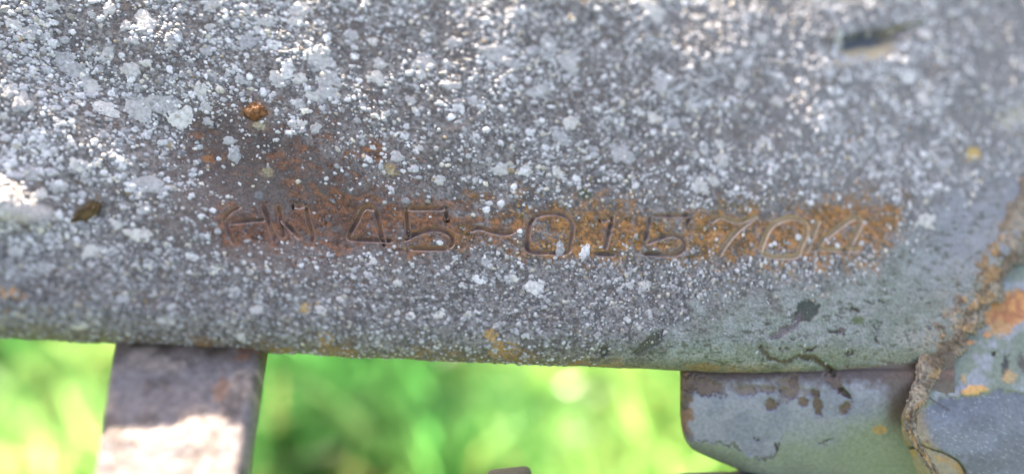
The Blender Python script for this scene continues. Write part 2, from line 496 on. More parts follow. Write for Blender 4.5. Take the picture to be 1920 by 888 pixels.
def beam_colour(X, Y, p, q, ph):
    n1, n2, n3, band, rust, ochre, paint, cd = masks(X, Y, p, q)
    sh = X.shape
    fine = fbm(p, q, 0.55, 2, 3, 0.7)
    base = lerp(np.broadcast_to(col3(0.078, 0.070, 0.070), sh + (3,)), col3(0.235, 0.222, 0.222), sstep(0.35, 0.68, fine))
    base = lerp(base, col3(0.21, 0.208, 0.215), 0.6 * sstep(1150, 1700, X) * (1 - sstep(300, 520, Y)))
    base = lerp(base, col3(0.055, 0.052, 0.058), 0.55 * sstep(0.5, 0.75, n1) * (1 - sstep(1000, 1500, X)))
    sm = sstep(0.25, 0.75, 1.15 * gau(X, Y, 500, 310, 190, 90, 24) + 0.8 * (n1 - 0.5) + 0.4 * (n2 - 0.5))
    base = lerp(base, lerp(np.broadcast_to(col3(0.048, 0.036, 0.037), sh + (3,)), col3(0.105, 0.072, 0.062), sstep(0.4, 0.65, fine)), 0.92 * sm)
    # brownish film
    base = lerp(base, col3(0.15, 0.10, 0.075), 0.55 * sstep(0.52, 0.7, n2) * sstep(0.45, 0.65, n1))
    base = lerp(base, col3(0.11, 0.085, 0.08), 0.8 * np.exp(-((Y - 400) / 150.0) ** 2) * (1 - sstep(650, 950, X)) * sstep(200, 400, X))
    # old paint, lower right and along the right
    pt = lerp(np.broadcast_to(col3(0.165, 0.19, 0.165), sh + (3,)), col3(0.235, 0.255, 0.255), sstep(0.4, 0.65, n1 * 0.6 + n2 * 0.4))
    pt = lerp(pt, col3(0.235, 0.25, 0.285), sstep(1640, 1800, X) * (1 - sstep(430, 620, Y)))
    pt = lerp(pt, col3(0.24, 0.20, 0.13), 0.75 * np.exp(-np.clip(cd, 0, None) / 45.0) * sstep(0.4, 0.6, n2))
    pt = lerp(pt, col3(0.07, 0.075, 0.05), 0.8 * sstep(0.66, 0.74, n2) * sstep(0.35, 0.6, n3))
    fl = sstep(0.66, 0.74, fbm(p * 0.5, q * 1.3, 0.8, 44, 3, 0.6))
    pt = lerp(pt, col3(0.075, 0.075, 0.05), 0.75 * fl)
    st_ = fbm(p * 0.3, q * 1.6, 0.7, 46, 3, 0.6)
    pt = pt * (0.8 + 0.4 * st_)[..., None]
    base = lerp(base, pt, paint)
    # rust
    rc = lerp(np.broadcast_to(col3(0.11, 0.046, 0.030), sh + (3,)), col3(0.24, 0.092, 0.042), sstep(0.38, 0.66, n2))
    ro = lerp(np.broadcast_to(col3(0.16, 0.078, 0.024), sh + (3,)), col3(0.40, 0.175, 0.048), sstep(0.36, 0.66, n2))
    ro = lerp(ro, col3(0.42, 0.20, 0.10), 0.8 * sstep(0.58, 0.7, fine) * sstep(1250, 1450, X))
    rcol = lerp(rc, ro, ochre)
    rcol = lerp(rcol, col3(0.05, 0.035, 0.025), 0.7 * sstep(0.62, 0.42, fine) * sstep(0.5, 0.7, n3))
    base = lerp(base, rcol, rust * 0.95)
    # tan, rusty run along the lower edge
    low = sstep(0.75, 1.5, ph + 0.5 * (n1 - 0.5))
    base = lerp(base, lerp(np.broadcast_to(col3(0.15, 0.12, 0.085), sh + (3,)), col3(0.30, 0.17, 0.07), sstep(0.52, 0.7, n1)), 0.75 * low * (1 - 0.4 * paint))
    # single spots
    for (cx, cy, rx, ry, a, c, k) in [
        (612, 635, 20, 14, 0, (0.33, 0.20, 0.07), 0.9), (920, 628, 16, 14, 0, (0.42, 0.24, 0.08), 0.9), (945, 655, 30, 16, 0, (0.33, 0.19, 0.07), 0.9),
        (18, 548, 26, 14, 10, (0.45, 0.24, 0.11), 0.9), (570, 576, 12, 10, 0, (0.42, 0.28, 0.12), 0.9), (1098, 360, 14, 12, 0, (0.05, 0.07, 0.035), 1.0),
        (1822, 288, 16, 14, 0, (0.55, 0.36, 0.10), 0.9), (1770, 312, 10, 10, 0, (0.42, 0.20, 0.09), 0.8), (1540, 286, 10, 8, 0, (0.32, 0.16, 0.09), 0.8),
        (1590, 268, 10, 8, 0, (0.32, 0.16, 0.09), 0.7), (1672, 290, 9, 8, 0, (0.32, 0.16, 0.09), 0.7), (1660, 155, 12, 16, 0, (0.42, 0.35, 0.20), 0.8),
        (1697, 372, 16, 24, 0, (0.14, 0.09, 0.05), 0.8), (1608, 602, 14, 9, 0, (0.07, 0.10, 0.04), 0.9), (1576, 619, 7, 6, 0, (0.10, 0.06, 0.06), 0.9),
        (478, 209, 34, 30, 20, (0.16, 0.09, 0.055), 0.8), (165, 396, 34, 26, -30, (0.13, 0.085, 0.05), 0.8), (486, 233, 14, 9, 0, (0.40, 0.34, 0.22), 0.8), (500, 316, 12, 10, 0, (0.36, 0.30, 0.18), 0.7), (315, 260, 9, 8, 0, (0.33, 0.25, 0.12), 0.7),
        (730, 320, 22, 12, 40, (0.36, 0.28, 0.14), 0.7), (885, 195, 20, 12, 0, (0.14, 0.10, 0.10), 0.8), (855, 235, 22, 10, -20, (0.25, 0.19, 0.17), 0.8),
        (500, 268, 26, 18, 0, (0.05, 0.045, 0.045), 0.8), (388, 285, 14, 8, 0, (0.30, 0.12, 0.04), 0.9), (1375, 385, 60, 8, 0, (0.12, 0.10, 0.05), 0.6),
        (1580, 660, 240, 16, 2, (0.20, 0.20, 0.14), 0.4), (1640, 690, 60, 10, 2, (0.20, 0.15, 0.08), 0.6), (1320, 686, 40, 8, 2, (0.26, 0.16, 0.07), 0.7),
        (1905, 215, 22, 34, 30, (0.50, 0.45, 0.32), 0.7)]:
        gg = gau(X, Y, cx, cy, rx, ry, a)
        m = sstep(0.25, 0.75, gg + 0.8 * (n2 - 0.5) + 0.6 * (fine - 0.5)) * sstep(0.04, 0.3, gg) * k
        base = lerp(base, col3(*c), m)
    # paler along the ridge at the left
    m = sstep(0.3, 0.7, gau(X, Y, 10, 395, 120, 26, 8) + 0.3 * (n2 - 0.5))
    base = lerp(base, col3(0.50, 0.46, 0.45), 0.85 * m)
    # gouge: shade under the upper lip painted dark, sandy lower lip
    gu, gv = gouge_uv(X, Y)
    gw = gv + 14 * (n2 - 0.5)
    gx = np.exp(-((gu + 8) / 60.0) ** 6)
    base = lerp(base, col3(0.44, 0.36, 0.24), 0.95 * sstep(12, 22, gw) * (1 - sstep(48, 62, gw)) * gx)
    base = lerp(base, col3(0.24, 0.21, 0.16), 0.85 * sstep(-2, 4, gw) * (1 - sstep(14, 26, gw)) * np.exp(-((gu - 60) / 60.0) ** 6))
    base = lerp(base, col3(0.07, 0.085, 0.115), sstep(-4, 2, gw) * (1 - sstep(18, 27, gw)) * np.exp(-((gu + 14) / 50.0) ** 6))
    return base, rust, paint


# ------------------------------------------------------------------ the machine frame: one thing, its parts below it
root = bpy.data.objects.new('machine_frame', None)
sc.collection.objects.link(root)
root['label'] = 'weathered lichen-speckled iron machine frame stamped with a number, above grass'
root['category'] = 'machine frame'
BAR_DIR = np.array([0.0, -1.0, 1.05]); BAR_DIR /= np.linalg.norm(BAR_DIR)
BAR_N = np.cross(np.array([1.0, 0, 0]), -BAR_DIR); BAR_N = BAR_N if BAR_N[2] > 0 else -BAR_N
z_pl = 0.0


def plane_point(x, y, h=0.0):
    """point where the ray through a photo pixel meets the face plane raised by h"""
    d = np.array([(x - 960) * MMPX, (444 - y) * MMPX, -DIST])
    o = np.array([0, 0, DIST])
    t = (h - FN @ o) / (FN @ d)
    return o + t * d


BAR_C = plane_point(352, 775, 1.0)             # bar axis (on its upper face) where it comes into the sun
foot_t = (B0[2] + (R3 @ BAR_C)[2] * 0.001 - 0.0) / -(R3 @ BAR_DIR)[2] * 1000.0
ROOT_W = W(BAR_C + BAR_DIR * foot_t)
root.location = Vector(ROOT_W)


def hold(a):                                     # world m relative to the beam origin
    return (W(a) - B0)


def make_beam():
    # columns: fine inside the picture, coarse outside
    p_in = np.arange(-112, 122, 0.2)
    p = np.concatenate([np.linspace(-185, -114, 40), p_in, np.linspace(124, 185, 36)])
    arc = PHI * RND
    s_face = np.arange(62, -40, -0.2)           # trimmed per column by mapping below
    # rows as a fraction between top and flat end, then round the edge, then back and up behind
    nf, na = 440, 70
    tf = np.linspace(0, 1, nf); ta = np.linspace(0, 1, na)[1:]
    P2, T = np.meshgrid(p, tf)
    q0 = q_edge(p)
    S_f = 62 + (q0[None, :] - 62) * T
    S_a = q0[None, :] - arc * ta[:, None]
    S = np.vstack([S_f, S_a])
    PP = np.broadcast_to(p[None, :], S.shape).copy()
    pos, nrm, X, Y, ph = surf_point(PP, S)
    col, rust, paint = beam_colour(X, Y, PP, S, ph)
    # fine relief
    inside = ((PP > -113) & (PP < 123)).astype(float)
    h = 0.16 * (fbm(PP, S, 0.9, 12, 3, 0.6) - 0.5) * (1 - 0.75 * paint) + 0.22 * (fbm(PP, S, 0.5, 15, 2) - 0.5) * rust
    h += 0.10 * (fbm(PP * 0.45, S * 1.6, 0.6, 17, 2) - 0.5) * (1 - paint)
    h += 0.16 * paint * sstep(0.3, 0.7, paint) + paint * 0.10 * (fbm(PP * 0.3, S * 1.6, 0.7, 46, 3, 0.6) - 0.5) - paint * 0.12 * sstep(0.66, 0.74, fbm(PP * 0.5, S * 1.3, 0.8, 44, 3, 0.6))
    # pits in the rust
    pit = sstep(0.62, 0.72, fbm(PP, S, 1.3, 20, 3, 0.55))
    h -= 0.22 * pit * rust
    # cracks and chips of the paint
    wob = 9 * (fbm(PP, S, 1.6, 22, 2) - 0.5) + 8 * (fbm(PP, S, 0.5, 23, 2) - 0.5)
    for c in CRACKS:
        d = poly_dist(X + wob, Y + wob, c)
        wdt = 6.0 if c is CRACKS[0] else 2.8
        m = np.exp(-(d / wdt) ** 2)
        m = m * sstep(0.30, 0.52, fbm(PP, S, 1.2, 26, 2)) if c is not CRACKS[0] else m * (0.75 + 0.25 * sstep(0.3, 0.5, fbm(PP, S, 1.2, 26, 2)))
        h -= 0.55 * m
        col = lerp(col, col3(0.075, 0.055, 0.035), sstep(0.25, 0.8, m) * 0.9)
    for k, c in enumerate(CHIPS):
        m = in_poly(X + wob, Y - wob, c).astype(float)
        h -= 0.30 * m
        col = lerp(col, col3(0.05, 0.06, 0.05) if k == 0 else col3(0.075, 0.08, 0.06), m * 0.95)
    d = poly_dist(X + wob, Y + wob, CHIP_TAIL)
    m = sstep(8, 5, d)
    h -= 0.30 * m
    col = lerp(col, col3(0.16, 0.13, 0.14), m * 0.9)
    # grooves of the stamped number, with a low burr on both sides
    for name, dep, lines in strokes_pq():
        for L in lines:
            L2 = smooth_line(L, 0.5)
            lo = L2.min(0) - 2.5; hi = L2.max(0) + 2.5
            sel = (PP > lo[0]) & (PP < hi[0]) & (S > lo[1]) & (S < hi[1])
            L3 = smooth_line(L, 0.25)
            L3 = L3[2:-2] if len(L3) > 8 else L3
            d = poly_dist(PP[sel], S[sel], L3)
            g = np.where(d < GROOVE + 0.1, -1.3 * np.clip(1 - (d / (GROOVE + 0.08)) ** 4, 0, 1), 0.05 * np.exp(-((d - GROOVE - 0.3) / 0.3) ** 2))
            hs = h[sel] * sstep(GROOVE, GROOVE + 0.6, d) + g
            h[sel] = hs
    pos = pos + (h * inside)[..., None] * nrm
    # body behind: run back under, up the rear side and over the top
    last = pos[-1]; first = pos[0]
    tb = -math.sin(PHI) * FN - math.cos(PHI) * EQ
    rows = [last + tb * k for k in (3.0, 8.0, 16.0)]
    rear_low = last + tb * 24
    rows.append(rear_low)
    top_back = first - 30 * FN
    for k in (0.33, 0.66):
        rows.append(rear_low + (top_back - rear_low) * k - 4 * FN)
    rows += [top_back, first - 20 * FN + 6 * EQ, first - 8 * FN + 7.5 * EQ, first - 2.2 * FN + 4 * EQ]
    extra = np.stack(rows)
    allp = np.concatenate([pos, extra], 0)
    cc = np.concatenate([col, np.broadcast_to(col[0][None], extra.shape)], 0)
    nr, nc = allp.shape[:2]
    V = hold(allp.reshape(-1, 3))
    F = grid_faces(nr, nc)
    # close the ring (last extra row back to first row) and the two ends
    c = np.arange(nc - 1)
    ring = np.stack([(nr - 1) * nc + c, (nr - 1) * nc + c + 1, c + 1, c], -1)
    F = np.vstack([F, ring])
    ends = []
    for e in (0, nc - 1):
        cen = allp[:, e].mean(0)
        ci = len(V); V = np.vstack([V, hold(cen[None])])
        r = np.arange(nr); r2 = (r + 1) % nr
        ends.append(np.stack([r * nc + e, np.full(nr, ci), r2 * nc + e], -1))
    C = np.vstack([cc.reshape(-1, 3), np.tile(col3(0.1, 0.09, 0.09), (2, 1))])
    # quads and end triangles in one mesh
    me = bpy.data.meshes.new('beam')
    tri = np.vstack(ends)
    nq, ntri = len(F), len(tri)
    me.vertices.add(len(V)); me.vertices.foreach_set('co', V.astype(np.float32).ravel())
    me.loops.add(nq * 4 + ntri * 3)
    me.loops.foreach_set('vertex_index', np.concatenate([F.ravel(), tri.ravel()]).astype(np.int32))
    me.polygons.add(nq + ntri)
    me.polygons.foreach_set('loop_start', np.concatenate([np.arange(nq) * 4, nq * 4 + np.arange(ntri) * 3]).astype(np.int32))
    me.update(calc_edges=True)
    a = me.attributes.new('Col', 'FLOAT_COLOR', 'POINT')
    c4 = np.ones((len(V), 4), np.float32); c4[:, :3] = np.clip(C, 0.005, 0.9)
    a.data.foreach_set('color', c4.ravel())
    me.polygons.foreach_set('use_smooth', np.ones(nq + ntri, bool))
    me.materials.append(M_BEAM)
    return me


def fix_normals(me, outward):
    """flip a mesh whose first faces look the wrong way"""
    n = np.zeros(len(me.polygons) * 3, np.float32)
    me.polygons.foreach_get('normal', n)
    n = n.reshape(-1, 3)[: max(10, len(me.polygons) // 4)]
    if (n @ np.asarray(outward)).mean() < 0:
        me.flip_normals()


bm_me = make_beam()
fix_normals(bm_me, R3 @ FN)
beam = add('beam', bm_me, root, B0, ROOT_W)
beam['label'] = 'grey lichen-covered beam with a stamped rusty number'

# ------------------------------------------------------------------ lining of each stamped character
for name, dep, lines in strokes_pq():
    V, F, C = [], [], []
    base = 0
    for L in lines:
        L2 = smooth_line(L, 0.22)
        t = np.gradient(L2, axis=0); t /= np.linalg.norm(t, axis=1)[:, None] + 1e-9
        nv = np.stack([-t[:, 1], t[:, 0]], 1)
        k = np.linspace(-1, 1, 13)
        taper = np.clip(np.minimum(np.arange(len(L2)), np.arange(len(L2))[::-1]) / 3.0, 0.25, 1)
        pq = L2[:, None, :] + nv[:, None, :] * (k[None, :, None] * (GROOVE + 0.14) * (0.72 + 0.28 * taper[:, None, None]))
        wear = 0.75 + 0.5 * fbm(pq[..., 0], pq[..., 1], 2.2, 30, 2)
        k0 = (0.42 * nv[:, 1])[:, None]                 # the punch leaned: deepest towards the top
        kk = k[None, :] - k0
        vv = np.clip(1 - np.where(kk > 0, kk / (0.88 - k0), -kk / (0.88 + k0)), 0, 1)
        hh = -dep * 0.95 * taper[:, None] * np.clip(wear, 0.6, 1.1) * vv ** 0.9 + 0.03 - 0.03 * k[None, :] ** 8
        hh += 0.06 * (fbm(pq[..., 0], pq[..., 1], 0.6, 33, 2) - 0.5)
        P, n, X, Y, ph = surf_point(pq[..., 0], pq[..., 1], hh)
        n1 = fbm(pq[..., 0], pq[..., 1], 1.6, 35, 3)
        red = 1 - sstep(850, 1300, X)
        c = lerp(lerp(np.broadcast_to(col3(0.31, 0.23, 0.20), X.shape + (3,)), col3(0.24, 0.14, 0.12), red), col3(0.33, 0.19, 0.08), sstep(0.45, 0.62, n1) * (0.4 + 0.6 * sstep(1250, 1450, X)))
        c = lerp(c * 0.85, col3(0.08, 0.06, 0.05), 0.7 * sstep(0.56, 0.7, 1 - n1))
        c = lerp(c, col3(0.46, 0.34, 0.22), 0.75 * sstep(1280, 1420, X))
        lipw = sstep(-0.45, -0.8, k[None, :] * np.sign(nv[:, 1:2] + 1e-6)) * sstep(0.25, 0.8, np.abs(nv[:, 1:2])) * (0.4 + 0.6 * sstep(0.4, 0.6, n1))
        c = lerp(c, col3(0.50, 0.41, 0.40), lipw * 0.85)      # sky light on the lower lips, painted in as a bright edge
        nr, nc = X.shape
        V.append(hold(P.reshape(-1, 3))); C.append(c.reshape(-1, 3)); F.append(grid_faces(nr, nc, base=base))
        base += nr * nc
    V = np.vstack(V); cen = V.mean(0)
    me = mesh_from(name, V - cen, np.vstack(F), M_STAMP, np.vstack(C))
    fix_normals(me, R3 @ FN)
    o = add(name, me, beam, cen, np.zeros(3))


# ------------------------------------------------------------------ lichen
def lichen_density(X, Y):
    d = 0.95 * np.ones_like(X)
    yc = interp(X, [(380, 410), (700, 405), (1100, 428), (1400, 432), (1700, 410)])
    hw = interp(X, [(300, 30), (450, 85), (700, 75), (950, 62), (1300, 52), (1600, 62), (1700, 60)])
    d *= 1 - 0.96 * np.exp(-(np.abs(Y - yc) / hw) ** 3) * sstep(330, 450, X) * (1 - sstep(1650, 1720, X))
    d *= 1 - 0.95 * gau(X, Y, 550, 310, 165, 92, 28)
    d *= 1 - 0.78 * gau(X, Y, 410, 300, 95, 65, 30)
    d *= 1 - 0.5 * gau(X, Y, 720, 300, 70, 50)
    pl = interp(X, [(900, 720), (1100, 650), (1250, 600), (1350, 540), (1500, 520), (1650, 480), (1750, 380), (1920, 290)])
    d *= 1 - 0.97 * sstep(-30, 60, Y - pl) * sstep(1000, 1200, X)
    d *= 1 - 0.95 * sstep(0.4, 0.7, gau(X, Y, 1630, 76, 75, 36, -8))
    d *= 1 - 0.8 * sstep(0.3, 0.7, gau(X, Y, 10, 395, 120, 26, 8))
    d *= 1 - 0.5 * sstep(1600, 1900, X)
    return d


def stroke_dist(p, s):
    dmin = np.full(np.shape(p), 9.0)
    sel = (s > -14) & (s < 14) & (p > -60) & (p < 80)
    ds = dmin[sel]
    for name, dep, lines in strokes_pq():
        for L in lines:
            ds = np.minimum(ds, poly_dist(p[sel], s[sel], smooth_line(L, 0.8)))
    dmin[sel] = ds
    return dmin


def speckles(count):
    """many small raised crusts, joined: nobody could count them"""
    n = count
    p = rng.uniform(-108, 118, n); s = rng.uniform(-50, 60, n)
    out = np.random.RandomState(3).rand(n) < 0.09                 # some on the beam beyond the picture
    p = np.where(out, np.where(p < 5, -184 + (p + 108) * 0.68, 118 + (p - 5) * 0.58), p)
    q0 = q_edge(p)
    s = np.where(s < q0 - 11, rng.uniform(-28, 58, n), s)
    P, nr, X, Y, ph = surf_point(p, s)
    clump = sstep(0.41, 0.58, fbm(p, s, 5.0, 40, 4, 0.65))
    keep = rng.rand(n) < lichen_density(X, Y) * np.clip(0.22 + 0.78 * clump + 0.5 * sstep(470, 520, Y), 0, 1) * (1 - 0.55 * sstep(0.5, 1.4, ph))
    keep &= (s < q0 + 95) & (s > q0 - 12)
    keep &= (stroke_dist(p, s) > 0.75) | (rng.rand(n) < 0.06)
    p, s, X, Y = p[keep], s[keep], X[keep], Y[keep]
    n = len(p)
    r = np.exp(rng.normal(math.log(0.18), 0.58, n))
    r *= np.where(Y > 480, 0.9, 1.0) * interp(X, [(0, 1.25), (600, 1.0), (1200, 1.0), (1900, 1.3)])
    r = np.clip(r, 0.08, interp(Y, [(380, 0.95), (480, 0.55), (640, 0.5)]))
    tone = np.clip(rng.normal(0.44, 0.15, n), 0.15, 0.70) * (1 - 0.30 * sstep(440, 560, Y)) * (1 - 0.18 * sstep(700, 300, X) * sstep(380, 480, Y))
    tint = np.stack([np.ones(n), np.ones(n), np.ones(n) * 1.06], -1)
    tint[rng.rand(n) < 0.12] = [1.06, 0.99, 0.88]
    tint[rng.rand(n) < 0.012] = [0.80, 0.60, 0.40]
    stretch = np.radians(interp(X, [(0, 30), (700, 25), (1000, 0), (1400, -60), (1900, -60)]))     # long axis
    Vs, Fs, Cs_ = [], [], []
    base = 0
    for small in (True, False):
        w = np.nonzero((r < 0.24) == small)[0]
        m = len(w); k = 6 if small else 9
        ang = np.linspace(0, 2 * math.pi, k, endpoint=False)
        wob = 1 + rng.uniform(-0.24, 0.24, (m, k))
        ell = rng.uniform(0.5, 0.95, m)
        al = -(stretch[w] + rng.normal(0, 0.35, m))[:, None]
        th = ang[None, :] + rng.uniform(0, 6.28, (m, 1))
        dx = np.cos(th) * r[w][:, None] * wob; dy = np.sin(th) * (r[w] * ell)[:, None] * wob
        DX = dx * np.cos(al) - dy * np.sin(al); DY = dx * np.sin(al) + dy * np.cos(al)
        hgt = np.clip(0.45 * r[w], 0.06, 0.24) * rng.uniform(0.6, 1.2, m)
        rimp = p[w][:, None] + DX; rims = s[w][:, None] + DY
        parts = [surf_point(rimp, rims, np.full(rimp.shape, -0.07))[0]]
        if not small:
            inp = p[w][:, None] + DX * 0.66; ins = s[w][:, None] + DY * 0.66
            parts.append(surf_point(inp, ins, (hgt[:, None] * rng.uniform(0.55, 1.05, (m, k))))[0])
        parts.append(surf_point(p[w], s[w], hgt)[0][:, None, :])
        V = np.concatenate(parts, 1)
        a = np.arange(k); b = (a + 1) % k
        if small:
            tri = np.stack([a, b, np.full(k, k)], -1)
        else:
            tri = np.vstack([np.stack([a, b, k + b], -1), np.stack([a, k + b, k + a], -1), np.stack([k + a, k + b, np.full(k, 2 * k)], -1)])
        nv = V.shape[1]
        Fs.append((tri[None] + (np.arange(m) * nv)[:, None, None]).reshape(-1, 3) + base)
        C = np.repeat((tone[w][:, None] * tint[w])[:, None, :], nv, 1)
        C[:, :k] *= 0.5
        Vs.append(V.reshape(-1, 3)); Cs_.append(C.reshape(-1, 3))
        base += m * nv
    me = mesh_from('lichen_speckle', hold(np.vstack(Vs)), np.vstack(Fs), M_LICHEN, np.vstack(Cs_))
    fix_normals(me, R3 @ FN)
    return me


sp = add('lichen_speckle', speckles(205000), beam, B0, B0)
sp['kind'] = 'stuff'


def grains(count):
    """gritty rust scale over the stamped band"""
    r_ = np.random.RandomState(21)
    p = r_.uniform(-60, 75, count); s = r_.uniform(-12, 22, count)
    P, nr, X, Y, ph = surf_point(p, s)
    n1, n2, n3, band, rust, ochre, paint, cd = masks(X, Y, p, s)
    keep = r_.rand(count) < np.clip(band * 1.2, 0, 1) * (0.25 + 0.75 * sstep(0.4, 0.6, n1))
    dmin = np.full(count, 9.0)
    for name, dep, lines in strokes_pq():
        for L in lines:
            dmin = np.minimum(dmin, poly_dist(p, s, smooth_line(L, 0.8)))
    keep &= dmin > GROOVE + 0.12
    p, s, X, oc = p[keep], s[keep], X[keep], ochre[keep]
    m = len(p); k = 5
    r = np.clip(np.exp(r_.normal(math.log(0.14), 0.4, m)), 0.07, 0.38)
    th = np.linspace(0, 2 * math.pi, k, endpoint=False)[None, :] + r_.uniform(0, 6.28, (m, 1))
    wob = r_.uniform(0.6, 1.3, (m, k))
    rimp = p[:, None] + np.cos(th) * r[:, None] * 1.4 * wob; rims = s[:, None] + np.sin(th) * r[:, None] * wob
    V = np.concatenate([surf_point(rimp, rims, np.full(rimp.shape, -0.08))[0], surf_point(p, s, r * r_.uniform(0.4, 1.0, m))[0][:, None, :]], 1)
    a = np.arange(k)
    tri = np.stack([a, (a + 1) % k, np.full(k, k)], -1)
    F = (tri[None] + (np.arange(m) * (k + 1))[:, None, None]).reshape(-1, 3)
    pal_l = np.array([(0.17, 0.075, 0.045), (0.24, 0.11, 0.065), (0.10, 0.07, 0.06), (0.22, 0.21, 0.22), (0.15, 0.14, 0.145)])
    pal_r = np.array([(0.30, 0.16, 0.05), (0.44, 0.26, 0.11), (0.16, 0.11, 0.045), (0.24, 0.24, 0.23), (0.20, 0.13, 0.05), (0.50, 0.32, 0.19)])
    c = np.where((r_.rand(m) < oc)[:, None], pal_r[r_.randint(0, len(pal_r), m)], pal_l[r_.randint(0, len(pal_l), m)]) * r_.uniform(0.8, 1.2, (m, 1))
    me = mesh_from('rust_scale', hold(V.reshape(-1, 3)), F, M_SEAM, np.repeat(c[:, None, :], k + 1, 1).reshape(-1, 3))
    fix_normals(me, R3 @ FN)
    return me


rg = add('rust_scale', grains(30000), beam, B0, B0)
rg['kind'] = 'stuff'


def patch_mesh(k):
    """irregular flat crust, unit radius, 2 rings and a middle"""
    r = np.random.RandomState(100 + k)
    n = 24
    a = np.linspace(0, 2 * math.pi, n, endpoint=False)
    rad = 1 + sum(r.uniform(0.10, 0.24) / (j ** 0.45) * np.cos(j * a + r.uniform(0, 6.28)) for j in (2, 3, 5, 7, 10))
    rad = np.clip(rad, 0.4, 1.5)
    V = []
    for f, z in ((1.0, -0.16), (0.86, 0.10), (0.5, 0.16)):
        V += [(math.cos(t) * q * f, math.sin(t) * q * f, z + (r.uniform(-0.07, 0.07) if f < 1 else 0)) for t, q in zip(a, rad)]
    V.append((0, 0, 0.15))
    F = []
    for ring in (0, 1):
        for i in range(n):
            j = (i + 1) % n
            F.append((ring * n + i, ring * n + j, (ring + 1) * n + j, (ring + 1) * n + i))
    for i in range(n):
        F.append((2 * n + i, 2 * n + (i + 1) % n, 3 * n))
    return mesh_from('lichen_patch', np.array(V), F, M_PATCH)


PM = [patch_mesh(k) for k in range(16)]
# the larger crusts that can be told apart: x, y, radius x, radius y (photo pixels), turn in degrees
BIG = [(600, 112, 30, 26, 20), (618, 160, 26, 28, 0), (590, 178, 22, 12, 30), (132, 128, 42, 26, 40), (165, 165, 34, 18, 40), (272, 42, 20, 28, -10), (325, 76, 15, 24, 10),
       (200, 104, 14, 22, 10), (205, 16, 11, 18, 0), (236, 48, 12, 10, 0), (56, 58, 14, 12, 0), (26, 48, 14, 16, 0), (98, 12, 14, 12, 0), (56, 64, 10, 14, 0),
       (300, 195, 42, 20, 15), (340, 222, 26, 24, 0), (262, 212, 22, 30, -20), (245, 130, 22, 13, 30), (282, 190, 18, 12, 0), (376, 168, 12, 18, 0), (440, 290, 13, 17, 15),
       (430, 264, 15, 9, 0), (150, 310, 22, 14, 30), (280, 345, 32, 16, 25), (200, 205, 28, 14, 35), (40, 190, 16, 20, 0), (18, 170, 12, 16, 0), (48, 196, 14, 12, 0),
       (560, 20, 22, 18, 0), (555, 40, 16, 14, 0), (500, 40, 16, 14, 0), (466, 80, 16, 20, 40), (520, 150, 22, 14, 40), (540, 130, 14, 20, 0), (592, 240, 12, 10, 0),
       (660, 66, 12, 14, 0), (705, 145, 20, 14, 20), (712, 120, 14, 12, 0), (700, 78, 10, 10, 0), (795, 115, 22, 18, 0), (852, 80, 18, 13, 0), (790, 140, 12, 10, 0),
       (930, 100, 36, 20, 10), (960, 118, 20, 14, 0), (1028, 84, 18, 24, 0), (1068, 115, 18, 28, 10), (1008, 172, 30, 13, -15), (1000, 94, 14, 10, 0), (1226, 20, 26, 24, 0),
       (1240, 160, 16, 18, 0), (1070, 230, 18, 14, 0), (845, 160, 22, 10, 0), (860, 200, 12, 16, 0), (744, 294, 15, 12, 0), (940, 318, 22, 13, -10), (985, 320, 14, 10, 0),
       (1168, 290, 24, 20, 20), (1312, 348, 19, 15, 0), (1354, 300, 16, 14, 0), (1350, 270, 10, 10, 0), (1390, 155, 16, 14, 0), (1740, 415, 21, 18, 0), (1264, 232, 15, 14, 0),
       (1003, 537, 21, 14, 5), (1050, 466, 9, 16, 20), (1096, 472, 10, 16, 30), (1210, 535, 14, 11, 0), (900, 524, 16, 10, 0), (960, 522, 16, 8, 0), (910, 490, 10, 9, 0), (822, 590, 18, 12, 0),
       (770, 592, 14, 12, 0), (745, 530, 13, 12, 0), (700, 490, 14, 10, 10), (400, 505, 20, 14, 10), (360, 480, 20, 12, 15), (170, 470, 26, 18, 0), (80, 500, 22, 18, 0), (260, 440, 26, 14, 20),
       (110, 350, 18, 12, 30), (60, 325, 20, 14, 20), (230, 560, 22, 14, 10), (480, 580, 22, 12, 0), (440, 545, 18, 12, 0), (310, 600, 26, 12, 5), (600, 580, 18, 12, 0), (640, 560, 14, 11, 0),
       (150, 610, 24, 12, 0), (30, 470, 22, 16, 0), (1470, 562, 12, 9, 0), (1549, 574, 7, 6, 0), (1596, 537, 8, 7, 0), (1720, 500, 6, 5, 0)]
cand = []
tries = 0
pts = [(b[0], b[1], max(b[2], b[3])) for b in BIG]
while len(cand) < 120 and tries < 6000:
    tries += 1
    x, y = rng.uniform(-20, 1880), rng.uniform(-10, 640)
    r = float(np.clip(np.exp(rng.normal(math.log(10.5), 0.28)), 7, 20))
    if y > 632 + 0.045 * x - 20 or (400 < x < 1660 and 370 < y < 500):
        continue
    if y > 470:
        r = min(r * 0.75, 9.0)
    if rng.rand() > lichen_density(np.array([x]), np.array([y]))[0] ** 2:
        continue
    if any((x - a) ** 2 + (y - b) ** 2 < (0.8 * (r + c)) ** 2 for a, b, c in pts):
        continue
    pts.append((x, y, r))
    cand.append((x, y, r, r * rng.uniform(0.6, 0.95), rng.uniform(0, 60)))
